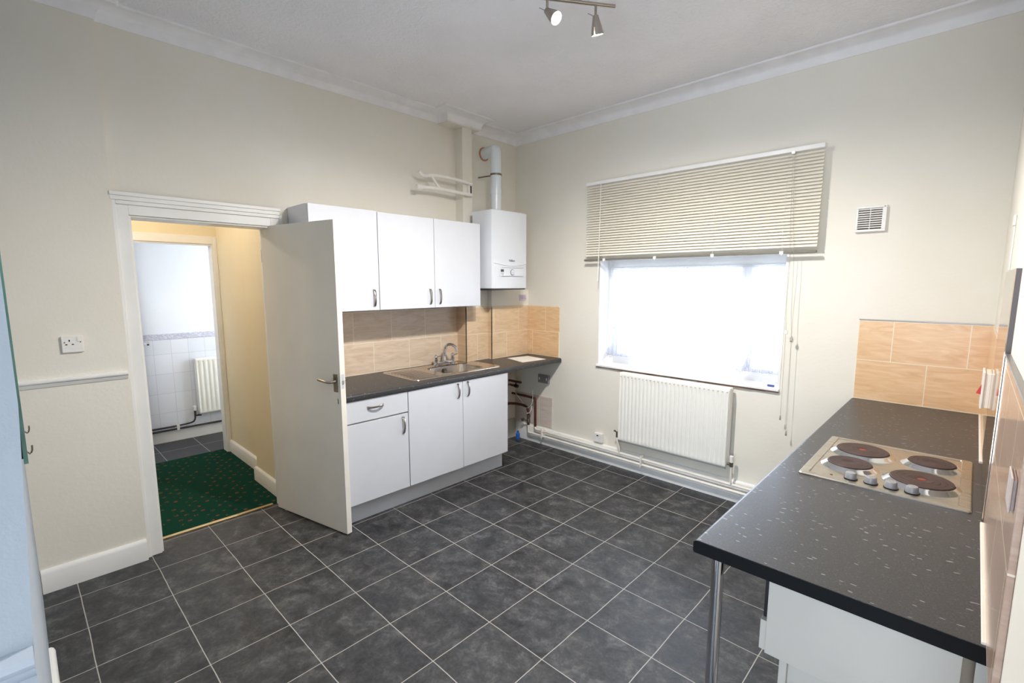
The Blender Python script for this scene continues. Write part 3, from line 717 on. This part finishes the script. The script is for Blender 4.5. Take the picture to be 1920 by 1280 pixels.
# flue
t = thing('boiler_flue', 'white round boiler flue pipe bending into the wall', 'flue pipe', (.2, -.47, bz1))
m = MB().tube([(.2, -.47, bz1-.005), (.2, -.47, 2.7)]+sm([(.2, -.47, 2.7), (.2, -.47, 2.775), (.19, -.468, 2.79), (.1, -.45, 2.792), (.0, -.43, 2.792)], 2)[1:], .049, 24)
m.build('pipe', 'flue', t)
MB().lathe((.2, -.47, 2.4), (0, 0, 1), [(0, .0495), (0, .053), (.05, .053), (.05, .0495)], 24, cap=False).build('pipe_joint', 'flue', t)
MB().lathe((.2, -.47, 2.565), (0, 0, 1), [(0, .05), (0, .0525), (.016, .0525), (.016, .05)], 24, cap=False).tube([(.15, -.475, 2.573), (.0, -.5, 2.573)], .006).build('pipe_bracket', 'grey_metal', t)
MB().lathe((.0, -.43, 2.792), (1, 0, 0), [(0, .062), (.006, .062), (.01, .051)], 24).build('wall_seal', plain('red_sealant', (190, 140, 120), .7), t)
# folding airer bracket on the pier
t = thing('folding_airer', 'white folding rail bracket on the pier above the cabinets', 'airer', (.12, -.7, 2.37))
MB().box((.1, -.73, 2.365), (.118, -.683, 2.485)).build('wall_plate', 'pipe_white', t, .003)
box('slot', (.117, -.705, 2.39), (.1192, -.69, 2.455), 'black', t)
MB().tube(sm([(.13, -.70, 2.47), (.13, -.75, 2.475), (.125, -1.04, 2.49), (.12, -1.13, 2.482), (.115, -1.2, 2.462), (.11, -1.24, 2.495)], 2), .014, 12).build('upper_rail', 'pipe_white', t)
MB().tube(sm([(.13, -.70, 2.375), (.13, -.78, 2.375), (.125, -1.05, 2.385), (.115, -1.27, 2.372)], 2), .015, 12).build('lower_rail', 'pipe_white', t)
MB().tube([(.13, -1.05, 2.385), (.125, -1.13, 2.475)], .012, 12).build('strut', 'pipe_white', t)
MB().lathe((.115, -1.24, 2.372), (0, 1, 0), [(-.03, .019), (.02, .022)], 12).build('rail_end', 'pipe_white', t)

# extractor vent
t = thing('wall_vent', 'square white louvred vent high right of the window', 'vent', (2.92, 0, 1.915))
vx0, vx1, vz0, vz1 = 2.848, 2.996, 1.915, 2.065
m = MB()
for a, b in (((vx0, vz0), (vx1, vz0+.014)), ((vx0, vz1-.014), (vx1, vz1)), ((vx0, vz0+.014), (vx0+.012, vz1-.014)), ((vx1-.02, vz0+.014), (vx1, vz1-.014))): m.box((a[0], -.022, a[1]), (b[0], 0, b[1]))
m.box((2.917, -.02, vz0+.014), (2.921, -.01, vz1-.014)); m.build('frame', 'plastic', t, .002)
m = MB()
for k in range(9):
    z = vz0+.022+k*.0132; m.prism([(-.019, z), (-.019, z+.0045), (-.004, z+.0095), (-.004, z+.0085)], 0, vx0+.012, vx1-.02)
m.build('louvres', 'plastic', t)
nt = NT('vent_mesh_mottle'); nn = nt.noise(nt.coord(), 9, 2); nt.set(nt.ramp(nn, [(.35, (60, 54, 54)), (.65, (150, 138, 130))]), .8)  # mottled dark to mid tone behind the louvres
box('mesh', (vx0+.01, -.003, vz0+.012), (vx1-.018, -.001, vz1-.012), nt.m, t)
MB().lathe((vx1-.01, -.022, vz1-.008), (0, -1, 0), [(0, .003), (.001, .003)], 10).build('screw', 'grey_metal', t)

# ------------------------------------------------------------------ hob worktop side
m = MB()
def near_end(): pass
m.prism(nose(XR-.0, 2.905, .862, .9), 1, -2.337, -.009)
o = tag(m.build('worktop', 'worktop', ang=50), 'dark speckled worktop carrying the hob', 'worktop')
m = MB(); m.prism([(2.909, .8635), (2.906, .868), (2.906, .893), (2.912, .8985), (XR-.002, .8985), (XR-.002, .8635)], 1, -2.3395, -2.337)
wo = o; m.build('end_cap', plain('black_end_strip', (8, 9, 11), .7, spec=.2), o)
m = MB().lathe((2.962, -2.3, 0), (0, 0, 1), [(0, .028), (.006, .028), (.01, .0165), (.85, .0165), (.862, .0165)], 24)
lg = m.build('leg', 'chrome'); lg.parent = o; lg['label'] = 'chrome tubular leg'
# hob
t = thing('electric_hob', 'stainless steel hob with four solid plates', 'hob', (3.23, -1.31, .9))
hx0, hx1, hy0, hy1 = 2.99, 3.466, -1.6, -1.012
cx, cy, hx, hy = (hx0+hx1)/2, (hy0+hy1)/2, (hx1-hx0)/2, (hy1-hy0)/2
L = [rrect(cx, cy, hx, hy, .008, .9003), rrect(cx, cy, hx, hy, .008, .904), rrect(cx, cy, hx-.003, hy-.003, .008, .9075), rrect(cx, cy, hx-.03, hy-.02, .006, .909), rrect(cx, cy, hx-.032, hy-.022, .006, .906)]
MB().loops(L, cap0=True, cap1=True).build('hob_tray', 'steel_hob', t, ang=30)
for px, py, r in ((3.132, -1.2, .09), (3.12, -1.405, .0725), (3.35, -1.185, .0725), (3.335, -1.428, .09)):
    sp = MB().lathe((px, py, .906), (0, 0, 1), [(0, r+.022), (.003, r+.016), (.011, r+.006), (.0135, r+.001), (.012, r-.002)], 48, cap=False).build('trim_ring', 'chrome', t, ang=50)
    pr_ = [(.004, r-.001), (.016, r-.001), (.018, r-.004)]
    for k in range(3): pr_ += [(.018, r*(.8-.2*k)), (.0172, r*(.79-.2*k)), (.018, r*(.78-.2*k))]
    pr_ += [(.018, .022), (.0165, .019), (.0165, .0001)]
    hp = MB().lathe((px, py, .906), (0, 0, 1), pr_, 48).build('hotplate', 'plate', t, ang=30)
    if r > .08: MB().lathe((px, py, .9228), (0, 0, 1), [(0, .012), (.0006, .0115)], 20).build('red_spot', plain('faded_red_dot', (150, 64, 44), .6), hp)
for px, py in ((3.146, -1.545), (3.205, -1.545), (3.262, -1.545), (3.319, -1.545)):
    k_ = MB().lathe((px, py, .906), (0, 0, 1), [(0, .0195), (.004, .0195), (.004, .018), (.0215, .0165), (.0235, .0145)], 24).build('control_knob', 'knob', t)
    MB().lathe((px, py, .9055), (0, 0, 1), [(0, .0215), (.0035, .0215)], 24).build('collar', 'black', k_)
MB().lathe((3.087, -1.55, .9055), (0, 0, 1), [(0, .005), (.002, .0045)], 12).build('indicator_lamp', plain('amber_lens', (120, 60, 40), .3), t)
# cooker switch on the far tiles
t = thing('cooker_switch', 'white cooker switch with red rocker above the hob worktop', 'switch', (XR, -.8, 1.1))
box('back_box', (XR-.028, -.87, 1.1), (XR-.009, -.72, 1.245), 'plastic', t, .003)
box('face_plate', (XR-.036, -.875, 1.096), (XR-.028, -.715, 1.25), 'plastic', t, .003)
MB().prism([(XR-.036, 1.15), (XR-.05, 1.153), (XR-.036, 1.19)], 1, -.83, -.8).build('rocker', 'red', t, .001)
# socket on the near tiles
t = thing('wall_outlet', 'small pale grey outlet on the pinkish nearest tiles by the hob', 'socket', (XR, -2.46, 1.2))
box('back_box', (XR-.0145, -2.497, 1.239), (XR-.01, -2.428, 1.293), 'outlet_grey', t, .003)
box('face_plate', (XR-.0175, -2.5, 1.236), (XR-.0145, -2.425, 1.296), 'outlet_grey', t, .003)
t = thing('cable_cover', 'small white cable cover on the right wall above the steel panel', 'cable cover', (XR, -.9, 1.7))
MB().box((XR-.005, -.905, 1.66), (XR, -.89, 1.84)).build('trunking', 'plastic', t, .002)
box('end_piece', (XR-.009, -.91, 1.83), (XR, -.86, 1.87), 'plastic', t, .003)
# old cabinet beneath
t = thing('base_cabinet', 'white old base cabinet below the hob worktop', 'cabinet', (3.28, -1.7, 0))
MB().box((3.1, -2.325, .655), (3.463, -2.307, .86)).build('upper_side_panel', 'carcass', t, .001)
MB().box((3.13, -2.3, 0), (3.148, -2.06, .655)).box((3.148, -2.285, 0), (3.463, -2.27, .655)).box((3.16, -2.298, .0), (3.463, -2.285, .58)).build('lower_side_panel', 'carcass', t, .001)
box('black_front_strip', (3.088, -2.31, .745), (3.1, -1.5, .86), 'black', t, .001)  # plain black strip along the top of the cabinet front
box('drawer_front', (3.085, -2.322, .66), (3.1, -1.5, .742), 'carcass', t, .001)
box('shelf', (3.1, -2.3, .655), (3.46, -1.0, .673), 'carcass', t)
tag(box('filler_panel', (XR-.02, -2.325, 0), (XR-.001, -2.305, .86), 'carcass', None, .001), 'narrow white filler strip between old cabinet and right wall', 'filler panel')

# ------------------------------------------------------------------ left wall socket
t = thing('wall_socket', 'white single switched socket left of the doorway', 'socket', (.028, -3.392, 1.25))
box('face_plate', (.028, -3.436, 1.25), (.04, -3.35, 1.336), 'plastic', t, .003)
for y, z, dy, dz in ((-3.393-.012, 1.312, .0025, .005), (-3.393-.025, 1.292, .0045, .0025), (-3.393+.0, 1.292, .0045, .0025)): box('pin_hole', (.0385, y-dy, z-dz), (.0404, y+dy, z+dz), 'darkgap', t)
box('switch', (.04, -3.375, 1.307), (.0425, -3.364, 1.33), 'plastic', t, .001)
for y in (-3.424, -3.362): MB().lathe((.0398, y, 1.303), (1, 0, 0), [(0, .0035), (.001, .003)], 10).build('screw', 'grey_metal', t)

# ------------------------------------------------------------------ mirror at near left corner
t = thing('wall_mirror', 'frameless mirror seen edge on with green glass edge', 'mirror', (2.1, -3.6, 1.37))
MB().box((1.75, -3.6225, 1.395), (2.485, -3.613, 2.05)).build('backing_board', 'pinkwood', t)
MB().box((1.75, -3.6125, 1.37), (2.49, -3.608, 2.05)).build('backing_sheet', 'black', t)
MB().box((1.75, -3.608, 1.365), (2.5, -3.6035, 2.06)).build('glass', 'greenglass', t)
MB().box((1.752, -3.6037, 1.367), (2.498, -3.6034, 2.058)).build('silvering', 'mirror', t)
for x in (2.3, 2.44): MB().tube(sm([(x, -3.61, 1.38), (x, -3.602, 1.362), (x, -3.5985, 1.366), (x, -3.598, 1.375)], 1), .0012, 6).build('clip', 'grey_metal', t)
box('maker_sticker', (2.487, -3.6125, 1.55), (2.492, -3.607, 1.58), 'paper', t)

# ------------------------------------------------------------------ doorway and door leaf
m = MB()
def arch(m, path_y0, path_y1, ztop, x, w, tk, sgn=1):
    """simple moulded architrave: two steps"""
    for a, b, t_ in ((0, w, tk*.6), (w*.72, w, tk)):
        m.box((x, path_y0-b if True else 0, 0), (x+sgn*t_, path_y0-a, ztop+b)); m.box((x, path_y1+a, 0), (x+sgn*t_, path_y1+b, ztop+b))
        m.box((x, path_y0-a, ztop+a), (x+sgn*t_, path_y1+a, ztop+b))
arch(m, OY0+.012, OY1-.01, OZ-.012, 0.0, .075, .024)
m.box((0, OY0-.064, 2.055), (.03, -2.308, 2.098)).box((.0, OY0-.066, 2.078), (.036, -2.303, 2.098))
struct(m.build('door_1_architrave', 'gloss_white', bevel=.002), 'white moulded door surround')
m = MB().box((-.172, OY0, 0), (.002, OY0+.022, OZ)).box((-.172, OY1-.022, 0), (.002, OY1, OZ)).box((-.172, OY0+.022, OZ-.022), (.002, OY1-.022, OZ))
m.box((-.14, OY0+.022, 0), (-.125, OY0+.034, OZ-.03))
struct(m.build('door_1_lining', 'gloss_white', bevel=.002))
H = Vector((-.088, -2.3955)); E_ = Vector((.637, -2.238)); ang = math.atan2(E_.y-H.y, E_.x-H.x); Ld = (E_-H).length
t = thing('door_1', 'plain cream flush door standing open into the kitchen', 'door', (H.x, H.y, 0)); struct(t)
MB().box((0, 0, .008), (Ld, .038, 1.983)).build('door_leaf', 'door_paint', None, .0015).parent = t
def dl(mb, name, mat, bevel=0): o = mb.build(name, mat, None, bevel); o.parent = t; return o
dl(MB().box((Ld-.058, -.006, .938), (Ld-.026, 0, 1.05)), 'handle_plate', 'grey_metal', .001)
m = MB().lathe((Ld-.042, -.004, 1.005), (0, -1, 0), [(0, .011), (.012, .009), (.04, .008)], 14)
m.tube(sm([(Ld-.042, -.04, 1.005), (Ld-.05, -.05, 1.005), (Ld-.08, -.052, 1.008), (Ld-.125, -.05, 1.012), (Ld-.15, -.046, 1.013)], 2), .0085, 12)
dl(m, 'door_handle', 'nickel')
m = MB().lathe((Ld-.042, .04, 1.005), (0, 1, 0), [(0, .01), (.03, .008)], 14).tube(sm([(Ld-.042, .07, 1.005), (Ld-.05, .085, 1.005), (Ld-.15, .085, 1.01)], 2), .0085, 12)
dl(m, 'door_handle', 'nickel')
dl(MB().box((Ld-.0005, .008, .96), (Ld+.0008, .03, 1.05)), 'latch_plate', plain('painted_latch', (206, 206, 210), .4))
dl(MB().box((Ld, .013, .99), (Ld+.008, .025, 1.012)), 'latch', 'chrome', .002)
for z in (.2, 1.75): dl(MB().lathe((-.004, .004, z), (0, 0, 1), [(0, .006), (.08, .006)], 10), 'hinge', 'pipe_white')
t.rotation_euler = (0, 0, ang)

# ------------------------------------------------------------------ hall
XH, XI = -1.64, -1.74
struct(box('floor_hall', (XI-.02, -4.2, -.05), (-.17, -2.2, .004), 'carpet', smooth=False), 'green carpet with small red pattern in the hall')
tag(box('threshold_strip', (-.184, OY0+.022, 0), (-.158, OY1-.05, .009), 'brass', None, .003), 'thin brass threshold strip between carpet and kitchen floor', 'threshold strip')
m = MB().box((XH, -2.245, 0), (-.17, -2.1, HT)).box((-.72, -2.32, 0), (-.17, -2.245, HT))
struct(m.build('wall_hall_right', 'hall', smooth=False), 'warm cream hall wall beyond the doorway')
struct(box('wall_hall_left', (XH, -4.3, 0), (-.17, -4.2, HT), 'hall', smooth=False))
struct(box('ceiling_hall', (XI, -4.3, HT), (-.17, -2.1, HT+.1), 'ceiling', smooth=False))
struct(box('wall_hall_end', (-.19, -4.2, 0), (-.171, -3.13, HT), 'hall', smooth=False))
IY0, IY1, IZ = -2.885, -2.268, 1.965
m = MB().box((XI, -4.2, 0), (XH, IY0, HT)).box((XI, IY1, 0), (XH, -1.5, HT)).box((XI, IY0, IZ), (XH, IY1, HT))
struct(m.build('wall_hall_far', 'hall', smooth=False))
m = MB().box((XI-.004, IY0, 0), (XH+.004, IY0+.02, IZ)).box((XI-.004, IY1-.02, 0), (XH+.004, IY1, IZ)).box((XI-.004, IY0+.02, IZ-.02), (XH+.004, IY1-.02, IZ))
m.box((XH, IY0-.05, 0), (XH+.014, IY0+.008, IZ+.06)).box((XH, IY1-.008, 0), (XH+.014, -2.2455, IZ+.06)).box((XH, IY0+.008, IZ-.008), (XH+.014, IY1-.008, IZ+.06))
struct(m.build('door_2_frame', 'gloss_white', bevel=.002), 'white inner door frame to the bathroom')
struct(sweep([(-.72, -2.245), (XH+.014, -2.245)][::-1], [(0, 0), (.02, 0), (.02, .105), (.012, .118), (0, .12)], 'baseboard_hall_far', 'gloss_white'))
struct(sweep([(-.72, -2.25), (-.72, -2.32), (-.19, -2.32)], [(0, 0), (.02, 0), (.02, .105), (.012, .118), (0, .12)], 'baseboard_hall_near', 'gloss_white'))
t = thing('light_switch', 'small white light switch on the hall wall by the open door', 'switch', (-.76, -2.245, 1.34))
box('face_plate', (-.8, -2.256, 1.33), (-.725, -2.245, 1.42), 'plastic', t, .003); box('rocker', (-.767, -2.26, 1.36), (-.757, -2.256, 1.385), 'plastic', t, .001)

# ------------------------------------------------------------------ bathroom
XB = -2.42
struct(box('floor_bathroom', (XB, -3.4, -.05), (XI-.02, -1.4, .001), 'bathfloor', smooth=False), 'grey tiled bathroom floor')
struct(box('wall_bathroom', (XB-.1, -3.4, 0), (XB, -1.4, HT), 'white_wall', smooth=False), 'white bathroom wall')
m = MB().box((XB, -3.5, 0), (XI, -3.4, HT)).box((XB, -1.4, 0), (-2.35, -1.3, HT)).box((-1.8, -1.4, 0), (XI, -1.3, HT)).box((-2.35, -1.4, 0), (-1.8, -1.3, .9)).box((-2.35, -1.4, 2.2), (-1.8, -1.3, HT))
struct(m.build('wall_bathroom_side', 'white_wall', smooth=False))
struct(box('ceiling_bathroom', (XB, -3.5, HT), (XI, -1.3, HT+.1), 'ceiling', smooth=False))
w = thing('window_2', 'white framed bathroom window', 'window', (-2.07, -1.35, .9)); struct(w)
m = MB()
for a, b in (((-2.35, .9), (-2.31, 2.2)), ((-1.84, .9), (-1.8, 2.2)), ((-2.31, .9), (-1.84, .94)), ((-2.31, 2.16), (-1.84, 2.2))): m.box((a[0], -1.37, a[1]), (b[0], -1.32, b[1]))
m.build('window_frame', 'gloss_white', w); box('glass_pane', (-2.31, -1.348, .94), (-1.84, -1.344, 2.16), 'glass', w)
tag(box('bathroom_tiles', (XB, -3.4, .1), (XB+.008, -1.4, 1.045), 'bathtile', smooth=False), 'small white square tiles on the lower bathroom wall', 'wall tiles')
tag(box('border_tiles', (XB, -3.4, 1.046), (XB+.01, -1.4, 1.104), 'border', None, .002), 'pale lilac marbled border topping the bathroom tiles', 'border tiles')
struct(box('baseboard_bathroom', (XB+.008, -3.4, 0), (XB+.024, -1.4, .112), 'gloss_white', None, .003))
rad2, P2 = radiator('panel_radiator', 'small white ribbed radiator seen in the bathroom', 1, -2.33, -1.73, .245, .838, .085, XB, 14, 1)
m = MB().lathe((XB+.05, -2.365, .29), (0, 0, 1), [(0, .014), (.045, .016), (.05, .011)], 12); m.build('valve_cap', 'plastic', rad2)
m = MB().tube([(XB+.05, -2.365, .295), (XB+.05, -2.365, .235), (XB+.05, -2.31, .235)], .01).tube(sm([(XB+.05, -2.365, .25), (XB+.05, -2.37, .19), (XB+.048, -2.4, .165), (XB+.045, -2.56, .158)], 2), .0085); m.build('feed_pipe', 'pipe_dark', rad2)
for z, l_ in ((.158, 'upper'), (.128, 'lower')):
    m = MB().tube([(XB+.045, -3.39, z), (XB+.045, -2.55 if z > .15 else -1.41, z)], .01); tag(m.build('heating_pipe', 'pipe_dark'), l_+' dark pipe along the bathroom skirting', 'pipe')
m = MB().box((XB+.02, -2.535, .112), (XB+.062, -2.51, .172)); tag(m.build('pipe_clip', 'plastic', bevel=.004), 'white clip holding the dark bathroom pipes', 'pipe clip')
t = thing('door_2', 'white bathroom door opened inward', 'door', (-1.705, -2.913, 0)); struct(t)
a_ = math.atan2(-2.747+2.913, -2.327+1.705)
MB().box((0, 0, .008), (.645, .036, 1.945)).build('door_leaf', 'gloss_white', None, .002).parent = t
MB().lathe((.605, -.0, 1.03), (0, -1, 0), [(0, .025), (.006, .025), (.008, .009), (.03, .009), (.034, .02), (.05, .018)], 16).build('door_knob', 'chrome', None).parent = t
MB().box((.6445, .006, .97), (.648, .03, 1.1)).build('latch_plate', 'chrome', None).parent = t
t.rotation_euler = (0, 0, a_)

# ------------------------------------------------------------------ ceiling spotlight bar
zb = 2.9; E0 = Vector((2.065, -1.5, zb)); du = Vector((-.571, -.821, 0)).normalized(); LB = .44
t = thing('spotlight_bar', 'satin nickel ceiling spotlight bar with adjustable heads', 'ceiling light', (E0+du*LB*.5)+Vector((0, 0, ZC-zb)))
m = MB().tube([E0, E0+du*LB], .0085, 12); m.build('bar', 'nickel', t)
c = E0+du*LB*.5
MB().lathe((c.x, c.y, ZC), (0, 0, -1), [(0, .055), (.012, .055), (.02, .045), (.022, .01), (ZC-zb, .008)], 28).build('ceiling_rose', 'nickel', t)
heads = []
for s_, dr in ((.095, (-.007, .036, -.098)), (.33, (.085, .0, -.075))):
    p = E0+du*s_; dr = Vector(dr).normalized(); j = p+Vector((0, 0, -.055))
    h = MB().tube([p, j], .006, 10).build('stem', 'nickel', t)
    b0 = j-dr*.008; prof_ = [(0, .008), (.002, .013), (.02, .017), (.05, .0245), (.082, .03), (.082, .028), (.06, .024), (.058, .001)]
    hd = MB().lathe(b0, dr, prof_, 24, cap=True).build('spot_head', 'nickel', t, ang=50)
    MB().lathe(b0+dr*.0795, dr, [(0, .0275), (.001, .027)], 20).build('bulb', 'bulb', hd)
    MB().tube([j, j-Vector((.03, .02, -.018))], .0018, 6).build('aim_lever', 'nickel', hd)
    heads.append((b0+dr*.12, dr, s_ > .2))
for k, (p, dr, on) in enumerate(heads):
    L_ = bpy.data.lights.new('spot_bulb_light', 'SPOT'); L_.energy = (56, 155)[k]; L_.shadow_soft_size = .028; L_.color = (1, .965, .92)
    L_.spot_size = math.radians(180); L_.spot_blend = .7
    o = bpy.data.objects.new('spot_bulb_light', L_); COL.objects.link(o); o.location = p
    o.rotation_euler = (dr*.3+Vector((-.16, -.07, -.9))).to_track_quat('-Z', 'Y').to_euler()

# hall lamp
L_ = bpy.data.lights.new('hall_lamp_light', 'POINT'); L_.energy = 15; L_.shadow_soft_size = .08; L_.color = (1, .9, .76)
o = bpy.data.objects.new('hall_lamp_light', L_); COL.objects.link(o); o.location = (-.9, -3.1, 2.35)

# ------------------------------------------------------------------ daylight
def portal(name, loc, rot, sx, sy):
    L_ = bpy.data.lights.new(name, 'AREA'); L_.shape = 'RECTANGLE'; L_.size = sx; L_.size_y = sy
    L_.cycles.is_portal = True
    o = bpy.data.objects.new(name, L_); COL.objects.link(o); o.location = loc; o.rotation_euler = rot
portal('window_daylight', (1.75, .3, 1.35), (-PI/2, 0, 0), 1.5, .95)
portal('fill_door_daylight', (3.45, -5.34, 1.07), (PI/2, 0, 0), 1.4, 2.15)  # sampling portal for the added rear door
portal('bathroom_daylight', (-2.07, -1.31, 1.55), (-PI/2, 0, 0), .56, 1.3)
W = bpy.data.worlds.new('overcast_sky'); S.world = W; W.use_nodes = True
bg = W.node_tree.nodes['Background']; bg.inputs[0].default_value = (.77, .865, 1, 1); bg.inputs[1].default_value = 12

# ------------------------------------------------------------------ camera
cam = bpy.data.cameras.new('camera'); co = bpy.data.objects.new('camera', cam); COL.objects.link(co)
R = Matrix(((.722398046, .691477187, .000602498), (.0903347396, -.0935103235, -.991511702), (-.685551382, .716320542, -.130016087)))
right, down, fwd = R[0], R[1], R[2]
mw = Matrix.Identity(4)
for i in range(3):
    mw[i][0] = right[i]; mw[i][1] = -down[i]; mw[i][2] = -fwd[i]
mw.translation = Vector((3.415596, -3.601497, 1.609984))
co.matrix_world = mw
cam.sensor_width = 36; cam.lens = 901.814*36/1920; cam.shift_x = -2.573/1920; cam.shift_y = 8.744/1920
cam.clip_start = .02; cam.clip_end = 100
S.camera = co

S.view_settings.view_transform = 'Standard'; S.view_settings.look = 'None'
S.view_settings.gamma = 1; S.view_settings.use_curve_mapping = False
S.view_settings.exposure = 0.1
S.cycles.use_denoising = True
S.cycles.max_bounces = 12; S.cycles.diffuse_bounces = 6; S.cycles.transparent_max_bounces = 16
S.cycles.sample_clamp_indirect = 6
S.cycles.caustics_reflective = False; S.cycles.caustics_refractive = False
